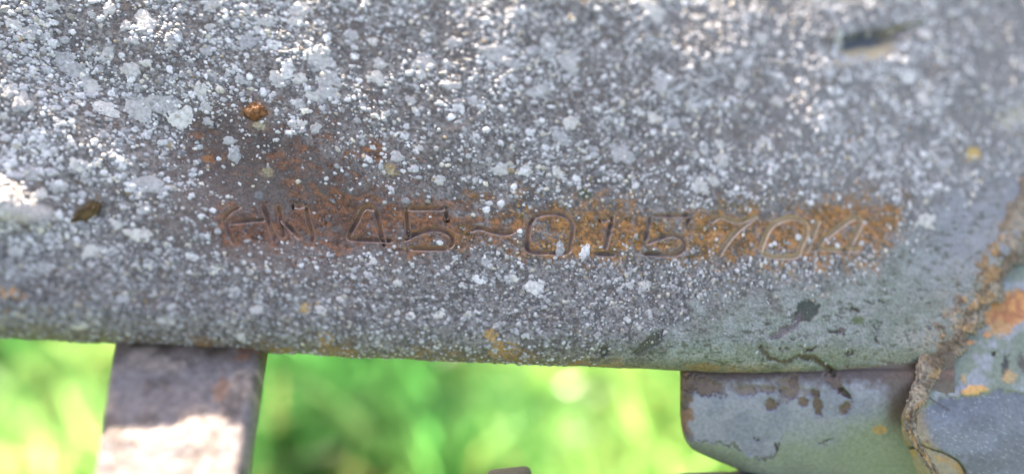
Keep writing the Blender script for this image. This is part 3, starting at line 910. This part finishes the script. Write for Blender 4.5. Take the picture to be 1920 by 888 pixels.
for i, (x, y, rx, ry, ang) in enumerate(BIG + cand):
    if y > 455 and i < len(BIG) and x < 850:
        rx, ry = rx * 0.68, ry * 0.68
    pq = pix_to_pq(np.array([[x, y]], float))
    P, n, X, Y, ph = surf_point(pq[:, 0], pq[:, 1])
    P, n = P[0], n[0]
    if ph[0] > 1.2:
        continue
    # the local surface directions (finite differences) so that the crust lies on the face
    e = 1.0
    P1 = surf_point(pq[:, 0] + e, pq[:, 1])[0][0]; P2 = surf_point(pq[:, 0], pq[:, 1] + e)[0][0]
    tx = P1 - P; tx /= np.linalg.norm(tx)
    nn = np.cross(tx, P2 - P); nn /= np.linalg.norm(nn)
    ty = np.cross(nn, tx)
    sc_px = MMPX * (DIST - P[2]) / DIST
    fore = max(0.55, abs(nn[2]))
    c, s_ = math.cos(math.radians(-ang)), math.sin(math.radians(-ang))
    ax = (tx * c + ty * s_) * rx * sc_px
    ay = (-tx * s_ + ty * c) * ry * sc_px / fore
    az = nn * min(1.0, 0.045 * (rx + ry)) * (0.9 if y < 455 else 0.6)
    Mw = np.stack([R3 @ ax, R3 @ ay, R3 @ az], 1) * 0.001
    o = bpy.data.objects.new('lichen_patch', PM[i % len(PM)])
    sc.collection.objects.link(o)
    o.parent = beam
    loc = hold(P[None])[0]
    o.matrix_basis = Matrix((tuple(Mw[0]) + (loc[0],), tuple(Mw[1]) + (loc[1],), tuple(Mw[2]) + (loc[2],), (0, 0, 0, 1)))


# ------------------------------------------------------------------ rust nodules
def lump_mesh(seed, c1, c2):
    nt, na = 16, 36
    th, a = np.meshgrid(np.linspace(0, math.pi * 0.52, nt), np.linspace(0, 2 * math.pi, na, endpoint=False), indexing='ij')
    ux, uy = np.cos(a) * np.sin(th), np.sin(a) * np.sin(th)
    k = 0.45 + 1.1 * fbm(ux * 2 + seed * 3, uy * 2, 0.9, seed, 4, 0.65)
    hz = np.cos(th) * (0.35 + 1.3 * fbm(ux * 2, uy * 2 + seed * 5, 0.6, seed + 3, 3, 0.65)) - 0.15
    t = sstep(0.38, 0.62, fbm(ux * 2 + 7, uy * 2, 0.5, seed + 5, 3))
    C = lerp(np.broadcast_to(np.array(c1), t.shape + (3,)), np.array(c2), t)
    C = lerp(C, np.array(c1) * 0.45, sstep(0.75, 1.0, np.sin(th)))
    V = np.stack([ux * k, uy * k, hz], -1)
    return mesh_from('rust_nodule', V.reshape(-1, 3), grid_faces(nt, na, wrap=True), M_SEAM, C.reshape(-1, 3))


for i, (x, y, r, r2, turn, hgt, c1, c2) in enumerate([(478, 209, 23, 19, -20, 1.0, (0.30, 0.12, 0.045), (0.52, 0.25, 0.12)), (166, 396, 32, 13, 38, 0.9, (0.13, 0.08, 0.04), (0.25, 0.16, 0.075)),
                                           (1133, 694, 14, 10, 0, 0.9, (0.10, 0.09, 0.08), (0.16, 0.14, 0.12))]):
    pq = pix_to_pq(np.array([[x, y]], float))
    P, n, *_r = surf_point(pq[:, 0], pq[:, 1])
    P, n = P[0], n[0]
    k = MMPX * r
    ct_, st2 = math.cos(math.radians(turn)), math.sin(math.radians(turn))
    e2 = np.cross(n, EP)
    Mw = np.stack([R3 @ ((EP * ct_ + e2 * st2) * k), R3 @ ((e2 * ct_ - EP * st2) * MMPX * r2), R3 @ (n * hgt)], 1) * 0.001
    o = bpy.data.objects.new('rust_nodule', lump_mesh(i + 3, c1, c2))
    sc.collection.objects.link(o); o.parent = beam
    loc = hold(P[None])[0]
    o.matrix_basis = Matrix((tuple(Mw[0]) + (loc[0],), tuple(Mw[1]) + (loc[1],), tuple(Mw[2]) + (loc[2],), (0, 0, 0, 1)))


# ------------------------------------------------------------------ collar at the right and its rusty weld
def ray_plane(X, Y, h):
    """points on the rays of photo pixels where they meet the face plane raised by h (arrays)"""
    D = np.stack([(X - 960) * MMPX, (444 - Y) * MMPX, np.full(np.shape(X), -DIST)], -1)
    t = (h - FN[2] * DIST) / (D @ FN)
    return np.array([0, 0, DIST]) + t[..., None] * D


def collar():
    edge = smooth_line(COLLAR_EDGE, 2.8)
    n = len(edge); nc = 150
    t = np.linspace(0, 1, nc) ** 1.25
    X0 = edge[:, 0][:, None] + 20; Y0 = edge[:, 1][:, None]
    X = X0 + (2240 - X0) * t[None, :]
    Y = np.broadcast_to(Y0, X.shape) + 0 * X
    d = X - X0
    pmm, qmm = X * MMPX, -Y * MMPX
    n1 = fbm(pmm, qmm, 3.2, 51, 4, 0.55); n2 = fbm(pmm, qmm, 1.0, 54, 3, 0.6)
    h = -0.6 + 1.2 * sstep(0, 110, d)
    h = h - 3.2 * (np.clip(Y - 740, 0, None) / 140.0) ** 1.6
    h = h + 0.4 * np.exp(-((X - 1925) / 60) ** 2 - ((Y - 720) / 60) ** 2)
    # paint still on above this line; bare metal below it
    line = interp(X, [(1690, 800), (1722, 772), (1745, 752), (1775, 742), (1800, 741), (1845, 738), (1870, 728), (1895, 734), (1925, 736), (2100, 730)]) + 16 * (n2 - 0.5)
    pa = sstep(-4, 4, line - Y)
    h = h + 0.40 * pa + 0.7 * (fbm(pmm, qmm, 8, 57, 2) - 0.5) + 0.08 * (n2 - 0.5) * pa + 0.10 * (n1 - 0.5) * pa
    col = lerp(np.broadcast_to(col3(0.155, 0.17, 0.225), X.shape + (3,)), col3(0.115, 0.125, 0.165), sstep(0.4, 0.65, n1))
    col = lerp(col, col3(0.13, 0.14, 0.165), 0.7 * sstep(100, 0, Y - line) * sstep(1760, 1850, X))
    pcol = lerp(np.broadcast_to(col3(0.17, 0.20, 0.165), X.shape + (3,)), col3(0.25, 0.265, 0.30), sstep(0.45, 0.62, n1))
    pcol = lerp(pcol, col3(0.27, 0.24, 0.17), 0.6 * sstep(500, 430, Y))
    col = lerp(col, pcol, pa)
    # rust patch and ochre flakes
    m = sstep(0.32, 0.6, gau(X, Y, 1900, 578, 66, 34, -22) + 0.5 * (n2 - 0.5))
    col = lerp(col, lerp(np.broadcast_to(col3(0.40, 0.15, 0.055), X.shape + (3,)), col3(0.52, 0.24, 0.08), sstep(0.45, 0.62, n2)), m * 0.95)
    h = h - 0.5 * m
    for cx, cy, rx, ry, a, c, dep in [(1826, 731, 22, 9, -10, (0.60, 0.33, 0.11), 0.3), (1808, 712, 6, 10, -20, (0.40, 0.28, 0.12), 0.3), (1884, 690, 7, 24, 5, (0.05, 0.05, 0.05), -0.25),
                                      (1892, 706, 14, 12, 0, (0.40, 0.27, 0.14), 0.0), (1818, 640, 9, 6, 0, (0.45, 0.20, 0.09), 0.3), (1850, 628, 8, 6, 0, (0.42, 0.20, 0.09), 0.2),
                                      (1863, 663, 5, 6, 0, (0.06, 0.05, 0.05), -0.5), (1915, 680, 9, 18, 0, (0.09, 0.075, 0.07), -0.2), (1878, 615, 22, 14, 0, (0.40, 0.23, 0.10), -0.2),
                                      (1741, 827, 4, 3, 0, (0.06, 0.06, 0.06), 0.4), (1762, 655, 30, 10, -40, (0.17, 0.14, 0.12), -0.3), (1790, 662, 12, 6, -30, (0.12, 0.09, 0.07), -0.5)]:
        gg = gau(X, Y, cx, cy, rx * 1.05, ry * 1.05, a)
        m = sstep(0.25, 0.7, gg + 0.8 * (n2 - 0.5) + 0.6 * (fbm(pmm, qmm, 0.4, 59, 2) - 0.5)) * sstep(0.04, 0.3, gg)
        col = lerp(col, col3(*c), m * 0.95); h = h + dep * m
    tn = sstep(34, 6, d + 30 * (n1 - 0.5))
    col = lerp(col, lerp(np.broadcast_to(col3(0.24, 0.19, 0.14), X.shape + (3,)), col3(0.38, 0.24, 0.11), n2), tn * 0.9)
    # dark cracks at the lower left of the bare metal, tan flank between crack and edge
    crack = [(1700, 780), (1712, 822), (1735, 838), (1770, 848), (1795, 862), (1808, 880), (1815, 900)]
    wob = 5 * (n2 - 0.5)
    dc = poly_dist(X + wob, Y + wob, crack)
    yb = interp(X, [(1700, 790), (1712, 822), (1735, 838), (1770, 848), (1795, 862), (1808, 880), (1830, 930)])
    below = sstep(-3, 5, Y - yb) * sstep(1860, 1820, X)
    tan_ = lerp(np.broadcast_to(col3(0.30, 0.25, 0.19), X.shape + (3,)), col3(0.40, 0.24, 0.10), sstep(0.45, 0.6, n1))
    col = lerp(col, tan_, below * 0.85)
    h = h - 0.5 * below
    cm = np.exp(-(dc / 2.2) ** 2)
    col = lerp(col, col3(0.05, 0.04, 0.035), sstep(0.3, 0.8, cm)); h = h - 0.4 * cm
    c2 = np.exp(-(poly_dist(X + wob, Y + wob, [(1738, 742), (1752, 752), (1780, 768)]) / 2.0) ** 2)
    col = lerp(col, col3(0.07, 0.06, 0.05), sstep(0.3, 0.8, c2))
    # pale sparkle of bare metal
    spk = sstep(0.86, 0.92, vnoise(pmm / 0.22, qmm / 0.22, 3)) * (1 - pa) * (1 - below)
    col = lerp(col, col3(0.55, 0.56, 0.60), spk * 0.3)
    P = ray_plane(X, Y, h)
    return P, col


Pc, Cc = collar()
V, Fq, Ft, C = slab(hold(Pc), (R3 @ (-14 * FN + 1.0 * EP)) * 0.001, Cc)
cen = V.mean(0)
me = mesh_from('collar', V - cen, Fq.tolist() + Ft.tolist(), M_PAINT, C)
fix_normals(me, R3 @ FN)
co = add('collar', me, root, B0 + cen, ROOT_W)
co['label'] = 'blue-grey collar with flaking green paint and rust patch'


def weld():
    mid = [(2060, 258), (1968, 352), (1906, 440), (1868, 498), (1826, 566), (1782, 634), (1742, 692), (1722, 738), (1708, 778), (1712, 812), (1728, 846), (1752, 884), (1796, 944)]
    rad = [(0, 46), (0.2, 40), (0.35, 36), (0.5, 34), (0.6, 32), (0.62, 27), (0.70, 20), (0.77, 13), (0.83, 8), (1.0, 6)]
    L = smooth_line(mid, 1.6)
    n = len(L); k = 40
    u = np.linspace(0, 1, n)
    R = interp(u, rad) * MMPX * 0.95
    t = np.gradient(L, axis=0); t /= np.linalg.norm(t, axis=1)[:, None]
    side = np.stack([-t[:, 1], t[:, 0]], 1)
    a = np.linspace(0, 2 * math.pi, k, endpoint=False)
    s_mm = u * n * 1.6 * MMPX
    AA, SS = np.meshgrid(a, s_mm)
    lum = fbm(SS + 3, AA * 2.6, 1.9, 60, 4, 0.62); lum2 = fbm(SS, AA * 2.6 + 9, 0.7, 63, 3, 0.6)
    wv = fbm(s_mm, s_mm * 0, 3.0, 68, 3, 0.6) - 0.5; wv2 = fbm(s_mm, s_mm * 0 + 9, 2.0, 69, 3, 0.6) - 0.5
    rr = R[:, None] * (0.68 + 0.70 * lum + 0.35 * (lum2 - 0.5) + 0.9 * np.where(np.cos(AA) > 0, wv[:, None], wv2[:, None]) * np.abs(np.cos(AA)))
    off = np.cos(AA) * rr; hh = np.sin(AA) * rr * 0.15 + 0.6 * (lum2 - 0.5) * np.clip(np.sin(AA), 0, 1)
    X = L[:, 0][:, None] + side[:, 0][:, None] * off / MMPX
    Y = L[:, 1][:, None] + side[:, 1][:, None] * off / MMPX
    base = 0.42 + 0.18 * sstep(700, 620, Y) - 3.0 * (np.clip(Y - 740, 0, None) / 140.0) ** 1.6
    P = ray_plane(X, Y, base + hh)
    c = lerp(np.broadcast_to(col3(0.20, 0.145, 0.105), X.shape + (3,)), col3(0.36, 0.22, 0.11), sstep(0.44, 0.62, lum) * sstep(0.08, 0.35, u)[:, None])
    c = lerp(c, col3(0.33, 0.29, 0.25), 0.7 * sstep(0.5, 0.66, fbm(SS, AA * 2.6, 2.6, 66, 3)))
    c = lerp(c, col3(0.10, 0.07, 0.05), 0.75 * sstep(0.52, 0.40, lum) * sstep(0.4, 0.6, lum2))
    ec = sstep(0.55, 0.95, np.abs(np.cos(AA)) + 0.5 * (lum - 0.5))
    c = lerp(c, col3(0.19, 0.175, 0.15), 0.75 * ec)
    return P, c


Pw, Cw = weld()
nr, nc = Pw.shape[:2]
V = hold(Pw.reshape(-1, 3)); cen = V.mean(0)
F = grid_faces(nr, nc, wrap=True).tolist() + [list(range(nc)), list(range((nr - 1) * nc, nr * nc))[::-1]]
me = mesh_from('weld_seam', V - cen, F, M_SEAM, Cw.reshape(-1, 3))
import bmesh
b_ = bmesh.new(); b_.from_mesh(me); bmesh.ops.recalc_face_normals(b_, faces=b_.faces); b_.to_mesh(me); b_.free()
ws = add('weld_seam', me, root, B0 + cen, ROOT_W)
ws['label'] = 'crumbling ochre weld seam between beam and collar'


# ------------------------------------------------------------------ lug under the right end of the beam
def lug():
    xs = np.concatenate([1275 + 60 * np.linspace(0, 1, 60) ** 1.6, np.linspace(1336, 1790, 230)])
    bot = interp(xs, [(1275, 772), (1277, 795), (1281, 815), (1287, 829), (1296, 840), (1308, 847), (1330, 857), (1365, 871), (1400, 888), (1480, 924), (1600, 975), (1790, 1050)])
    t = np.linspace(0, 1, 170)
    X = np.broadcast_to(xs[None, :], (170, len(xs))).copy()
    Y = 664 + (bot[None, :] - 664) * t[:, None]
    pm, qm = X * MMPX, -Y * MMPX
    n1 = fbm(pm, qm, 3.4, 71, 4, 0.55); n2 = fbm(pm, qm, 1.0, 74, 3, 0.6); nf = fbm(pm, qm, 0.45, 79, 2, 0.6)
    dx = X - 1275; dy = bot[None, :] - Y
    d = np.minimum(dx, dy * 0.9) + 3 * (n2 - 0.5)
    r = 26.0
    e = np.clip(1 - d / r, 0, 1)
    z = -3.5 - 5.5 * (np.clip(Y - 700, 0, None) / 190.0) ** 1.7 - 2.4 * (1 - np.sqrt(np.clip(1 - e * e, 0, 1))) * (r * MMPX / 2.3)
    z = z - 2.0 * np.exp(-np.clip(Y - 690, 0, None) / 14.0) + 0.5 * (fbm(pm, qm, 9, 77, 2) - 0.5)
    # flaking: blue-grey undercoat above, green paint lower down
    ln = interp(X, [(1270, 825), (1310, 830), (1345, 828), (1375, 833), (1400, 850), (1420, 862), (1450, 855), (1462, 825), (1520, 826), (1560, 815), (1600, 790), (1690, 770)]) + 22 * (n2 - 0.5)
    gr = sstep(-5, 5, Y - ln)
    gr = np.where(X > 1465, sstep(-45, 55, Y - ln + 60 * (n1 - 0.5)), gr)
    z = z + 0.40 * gr * (X < 1470) + 0.12 * (n2 - 0.5)
    col = lerp(np.broadcast_to(col3(0.185, 0.197, 0.26), X.shape + (3,)), col3(0.23, 0.238, 0.30), sstep(0.4, 0.62, n1))
    col = lerp(col, lerp(np.broadcast_to(col3(0.16, 0.195, 0.15), X.shape + (3,)), col3(0.20, 0.23, 0.185), n1), gr)
    br = col3(0.085, 0.055, 0.045)
    top = sstep(32, 2, Y - interp(X, [(1275, 712), (1340, 706), (1500, 702), (1700, 705)]) + 34 * (n2 - 0.5))
    col = lerp(col, br, 0.9 * top)
    left = sstep(28, 14, dx + 26 * (n2 - 0.5)) * sstep(845, 800, Y)
    col = lerp(col, lerp(np.broadcast_to(br, X.shape + (3,)), col3(0.20, 0.10, 0.065), sstep(0.5, 0.65, n1)), 0.9 * left)
    col = lerp(col, col3(0.11, 0.075, 0.055), 0.85 * sstep(50, 10, 1690 - X + 40 * (n1 - 0.5)) * sstep(830, 770, Y))
    for cx, cy, rx, ry, a, k in [(1318, 724, 40, 16, 10, 1), (1398, 732, 26, 10, 0, .75), (1440, 730, 22, 7, 0, .7), (1478, 728, 20, 22, 30, .8), (1447, 758, 12, 11, 0, 1), (1506, 752, 9, 8, 0, 1),
                                 (1532, 752, 8, 24, -10, 1), (1488, 712, 8, 12, 0, .9), (1585, 764, 14, 9, -55, 1), (1562, 712, 12, 22, -25, 1), (1580, 735, 5, 14, -50, 1), (1500, 735, 40, 8, 0, .5)]:
        m = sstep(0.22, 0.72, gau(X, Y, cx, cy, rx * 1.1, ry * 1.1, a) + 0.8 * (n2 - 0.5) + 0.5 * (nf - 0.5)) * sstep(0.04, 0.3, gau(X, Y, cx, cy, rx * 1.1, ry * 1.1, a))
        col = lerp(col, lerp(np.broadcast_to(br, X.shape + (3,)), col3(0.16, 0.10, 0.09), n1), m * k); z = z - 0.45 * m * k
    col = lerp(col, col3(0.40, 0.22, 0.08), 0.8 * sstep(0.35, 0.6, gau(X, Y, 1650, 805, 16, 10) + 0.3 * (n2 - 0.5)))
    wob = 9 * (n2 - 0.5) + 7 * (nf - 0.5)
    fe = np.exp(-((Y - ln - 2) / 3.2) ** 2) * (X < 1462) * sstep(0.42, 0.56, n1)
    col = lerp(col, col3(0.07, 0.07, 0.05), 0.85 * fe); z = z - 0.3 * fe
    for c in [[(1415, 822), (1440, 824), (1455, 832), (1458, 845)], [(1525, 832), (1545, 826), (1560, 820)], [(1556, 690), (1568, 712), (1578, 726), (1594, 744)]]:
        m = np.exp(-(poly_dist(X + wob, Y + wob, c) / (2.4 if c[0][0] < 1550 else 5.0)) ** 2) * sstep(0.3, 0.5, fbm(pm, qm, 1.4, 82, 2))
        col = lerp(col, col3(0.06, 0.05, 0.04), sstep(0.3, 0.8, m)); z = z - 0.35 * m
    return unproject_arr(X, Y, z), col


def unproject_arr(X, Y, z):
    k = (DIST - z) / DIST * MMPX
    return np.stack([(X - 960) * k, (444 - Y) * k, z], -1)


Pl, Cl = lug()
V, Fq, Ft, C = slab(hold(Pl), (R3 @ np.array([6.0, 2.0, -16.0])) * 0.001, Cl)
cen = V.mean(0)
me = mesh_from('lug', V - cen, Fq.tolist() + Ft.tolist(), M_PAINT, C)
fix_normals(me, R3 @ np.array([0, 0, 1.0]))
lg = add('lug', me, root, B0 + cen, ROOT_W)
lg['label'] = 'rounded blue-grey lug with peeling green paint under the beam'


# ------------------------------------------------------------------ flat strut at the left, from under the beam down to the lawn
def strut():
    half, thick, rd = 11.1, 5.0, 1.7
    sec = []
    for i in range(49):
        sec.append((-half + rd + (2 * half - 2 * rd) * i / 48, 0.0))
    for cx, sg in ((half - rd, 1),):
        for a in np.linspace(0, math.pi / 2, 9)[1:]:
            sec.append((cx + rd * math.sin(a), -rd + rd * math.cos(a)))
    sec += [(half, -thick + 1), (half - 1, -thick), (0, -thick), (-half + 1, -thick), (-half, -thick + 1)]
    for a in np.linspace(math.pi / 2, 0, 9)[:-1]:
        sec.append((-half + rd - rd * math.sin(a), -rd + rd * math.cos(a)))
    sec = np.array(sec)
    tt = np.concatenate([np.arange(-26, 60, 0.45), np.linspace(62, foot_t, 50)])
    A, T = np.meshgrid(sec[:, 0], tt)
    H = np.broadcast_to(sec[:, 1][None, :], A.shape)
    taper = interp(T, [(-26, 1.02), (-14, 0.96), (18, 0.78), (60, 0.72), (3000, 0.72)])
    n1 = fbm(A, T, 6.0, 81, 4, 0.55); n2 = fbm(A, T, 1.6, 84, 3, 0.6)
    hh = H + (0.55 * (n1 - 0.5) + 0.45 * (n2 - 0.5)) * (H > -4)
    XA = np.array([1.0, 0.0, -0.215]); XA /= np.linalg.norm(XA)
    lean = interp(T, [(-26, -6.0), (-14, -3.9), (18, 1.7), (60, 5.0), (3000, 5.0)])
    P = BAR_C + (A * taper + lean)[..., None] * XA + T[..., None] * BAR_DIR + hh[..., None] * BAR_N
    c = lerp(np.broadcast_to(col3(0.24, 0.235, 0.265), A.shape + (3,)), col3(0.36, 0.32, 0.31), sstep(0.4, 0.6, n1))
    c = lerp(c, col3(0.14, 0.125, 0.13), 0.8 * sstep(0.54, 0.64, fbm(A, T, 3.0, 87, 4, 0.6)))
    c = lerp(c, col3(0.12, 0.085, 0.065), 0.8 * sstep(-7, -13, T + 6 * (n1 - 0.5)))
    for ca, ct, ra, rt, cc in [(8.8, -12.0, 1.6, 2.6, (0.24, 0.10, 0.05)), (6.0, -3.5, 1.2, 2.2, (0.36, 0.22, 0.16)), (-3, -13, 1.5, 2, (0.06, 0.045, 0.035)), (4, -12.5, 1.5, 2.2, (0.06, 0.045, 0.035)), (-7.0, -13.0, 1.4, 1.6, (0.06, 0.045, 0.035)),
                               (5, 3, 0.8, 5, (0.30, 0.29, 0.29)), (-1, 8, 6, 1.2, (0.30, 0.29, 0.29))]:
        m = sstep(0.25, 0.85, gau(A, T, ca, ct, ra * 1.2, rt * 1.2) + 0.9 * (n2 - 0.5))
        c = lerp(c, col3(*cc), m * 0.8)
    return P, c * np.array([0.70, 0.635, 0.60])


Ps, Cs = strut()
nr, nc = Ps.shape[:2]
V = W(Ps.reshape(-1, 3)) - ROOT_W
F = grid_faces(nr, nc, wrap=True).tolist() + [list(range(nc)), list(range((nr - 1) * nc, nr * nc))[::-1]]
me = mesh_from('strut', V, F, M_BAR, Cs.reshape(-1, 3))
b_ = bmesh.new(); b_.from_mesh(me); bmesh.ops.recalc_face_normals(b_, faces=b_.faces); b_.to_mesh(me); b_.free()
st = add('strut', me, root, ROOT_W, ROOT_W)
st['label'] = 'flat pitted strut, pale where the sun reaches it'


# ------------------------------------------------------------------ dark rail below, with a stub
def rail():
    L = np.linspace(-60, 62, 60)
    k = 24
    a = np.linspace(0, 2 * math.pi, k, endpoint=False)
    AA, LL = np.meshgrid(a, L)
    r = 8.0 + 0.5 * (fbm(LL, AA * 3, 4, 91, 2) - 0.5)
    c0 = plane_point(960, 912, -17.0)
    P = c0 + np.stack([LL, -8.0 + np.cos(AA) * r, -FA * LL + np.sin(AA) * r], -1)
    c = lerp(np.broadcast_to(col3(0.07, 0.065, 0.085), AA.shape + (3,)), col3(0.13, 0.10, 0.10), fbm(LL, AA * 3, 5, 94, 3))
    return P, c


Pr, Cr = rail()
nr, nc = Pr.shape[:2]
V = hold(Pr.reshape(-1, 3)); cen = V.mean(0)
F = grid_faces(nr, nc, wrap=True).tolist() + [list(range(nc)), list(range((nr - 1) * nc, nr * nc))[::-1]]
me = mesh_from('rail', V - cen, F, M_BAR, Cr.reshape(-1, 3))
b_ = bmesh.new(); b_.from_mesh(me); bmesh.ops.recalc_face_normals(b_, faces=b_.faces); b_.to_mesh(me); b_.free()
rl = add('rail', me, root, B0 + cen, ROOT_W)
# stub on the rail
x0, x1 = [plane_point(x, 879.0, -13.0) for x in (908, 998)]
b_ = bmesh.new()
bmesh.ops.create_cube(b_, size=1.0)
wd = x1[0] - x0[0]
for v in b_.verts:
    v.co.x *= wd; v.co.y *= 10; v.co.z *= 8
bmesh.ops.bevel(b_, geom=list(b_.edges), offset=1.2, segments=3, affect='EDGES', profile=0.5)
Vs = np.array([v.co[:] for v in b_.verts])
Vs[:, 1] += 0.10 * Vs[:, 0]
Fs = [[v.index for v in f.verts] for f in b_.faces]
b_.free()
cpt = np.array([(x0[0] + x1[0]) / 2, x0[1] - 7.0, (x0[2] + x1[2]) / 2 - 4.0])
me = mesh_from('stub', hold(Vs) , Fs, M_BAR, np.tile(col3(0.07, 0.06, 0.08), (len(Vs), 1)), smooth=False)
sb = add('stub', me, rl, hold(cpt[None])[0], cen)

# ------------------------------------------------------------------ lawn
def ground_material():
    m, nt, b = nodes_of('lawn_soil')
    N, L = nt.nodes, nt.links
    tc = N.new('ShaderNodeTexCoord')
    n1 = N.new('ShaderNodeTexNoise'); n1.inputs['Scale'].default_value = 14; n1.inputs['Detail'].default_value = 6
    L.new(tc.outputs['Object'], n1.inputs['Vector'])
    cr = N.new('ShaderNodeValToRGB')
    cr.color_ramp.elements[0].position = 0.35; cr.color_ramp.elements[0].color = (0.035, 0.060, 0.015, 1)
    cr.color_ramp.elements[1].position = 0.7; cr.color_ramp.elements[1].color = (0.060, 0.10, 0.025, 1)
    L.new(n1.outputs['Fac'], cr.inputs['Fac']); L.new(cr.outputs['Color'], b.inputs['Base Color'])
    b.inputs['Roughness'].default_value = 0.9
    return m


n = 40
gx = np.linspace(-12, 12, n); GX, GY = np.meshgrid(gx, gx)
gz = 0.03 * (fbm(GX, GY, 1.6, 96, 3) - 0.5) * np.clip(np.hypot(GX, GY) - 0.2, 0, 1)
me = mesh_from('lawn', np.stack([GX, GY + 4, gz - 0.01], -1).reshape(-1, 3), grid_faces(n, n), ground_material())
fix_normals(me, (0, 0, 1))
gd = bpy.data.objects.new('ground', me); sc.collection.objects.link(gd)
gd['kind'] = 'structure'


def grass_material():
    m, nt, b = nodes_of('grass_blades')
    N, L = nt.nodes, nt.links
    at = N.new('ShaderNodeAttribute'); at.attribute_name = 'Col'
    L.new(at.outputs['Color'], b.inputs['Base Color'])
    b.inputs['Roughness'].default_value = 0.28
    b.inputs['Specular IOR Level'].default_value = 0.5
    tr = N.new('ShaderNodeBsdfTranslucent')
    hs = N.new('ShaderNodeHueSaturation'); hs.inputs['Value'].default_value = 1.6; hs.inputs['Saturation'].default_value = 1.0
    L.new(at.outputs['Color'], hs.inputs['Color']); L.new(hs.outputs['Color'], tr.inputs['Color'])
    ms = N.new('ShaderNodeMixShader'); ms.inputs['Fac'].default_value = 0.5
    out = nt.nodes['Material Output']
    L.new(b.outputs[0], ms.inputs[1]); L.new(tr.outputs[0], ms.inputs[2]); L.new(ms.outputs[0], out.inputs['Surface'])
    return m


def grass(count):
    r = np.random.RandomState(5)
    x = r.uniform(-2.4, 2.4, count); y = r.uniform(-0.7, 2.6, count)
    # denser where the lawn is seen between the irons
    m = r.rand(count) < 0.55
    x[m] = r.uniform(-1.35, 1.35, m.sum()); y[m] = r.uniform(0.55, 1.75, m.sum())
    cl = fbm(x * 1000, y * 1000, 170, 98, 3)
    tall = 0.07 + 0.22 * sstep(0.35, 0.7, cl) * r.uniform(0.5, 1, count) + 0.03 * r.rand(count)
    wid = r.uniform(0.005, 0.012, count)
    broad = r.rand(count) < 0.25
    wid[broad] *= 2.6
    az = r.uniform(0, 2 * math.pi, count)
    lean = r.uniform(0.15, 0.95, count)
    k = 5
    t = np.linspace(0, 1, k)
    dirx, diry = np.cos(az), np.sin(az)
    horiz = tall[:, None] * lean[:, None] * t[None, :] ** 1.8
    z = tall[:, None] * (t[None, :] - 0.35 * lean[:, None] * t[None, :] ** 2.5)
    cxp = x[:, None] + dirx[:, None] * horiz; cyp = y[:, None] + diry[:, None] * horiz
    w = wid[:, None] * (1 - t[None, :] ** 2.2) * 0.5 + 0.0002
    tw = r.uniform(-0.6, 0.6, count)
    sx, sy = -np.sin(az + tw), np.cos(az + tw)
    Lf = np.stack([cxp + sx[:, None] * w, cyp + sy[:, None] * w, z], -1); Rt = np.stack([cxp - sx[:, None] * w, cyp - sy[:, None] * w, z], -1)
    V = np.stack([Lf, Rt], 2).reshape(count, 2 * k, 3)
    f = np.array([[2 * i, 2 * i + 1, 2 * i + 3, 2 * i + 2] for i in range(k - 1)])
    F = (f[None] + (np.arange(count) * 2 * k)[:, None, None]).reshape(-1, 4)
    hue = fbm(x * 1000, y * 1000, 260, 102, 3)
    spot = np.exp(-((x + 0.95) / 0.12) ** 2) + np.exp(-((x + 0.34) / 0.16) ** 2 - ((y - 1.05) / 0.30) ** 2)
    dark = sstep(0.50, 0.66, hue + 0.05 * r.randn(count) + 0.75 * spot)
    g = lerp(np.broadcast_to(col3(0.235, 0.41, 0.135), (count, 3)), col3(0.04, 0.17, 0.045), dark)
    straw = r.rand(count) < 0.05
    g[straw] = [0.26, 0.22, 0.09]
    g = g * np.clip(np.exp(r.normal(0, 0.4, (count, 1))), 0.35, 1.6)
    C = np.repeat(g[:, None, :], 2 * k, 1)
    me = mesh_from('grass', V.reshape(-1, 3), F, grass_material(), C.reshape(-1, 3))
    return me


go = bpy.data.objects.new('grass', grass(30000)); sc.collection.objects.link(go)
go['kind'] = 'stuff'
go['label'] = 'bright green blurred grass below the iron frame'
go['category'] = 'grass'
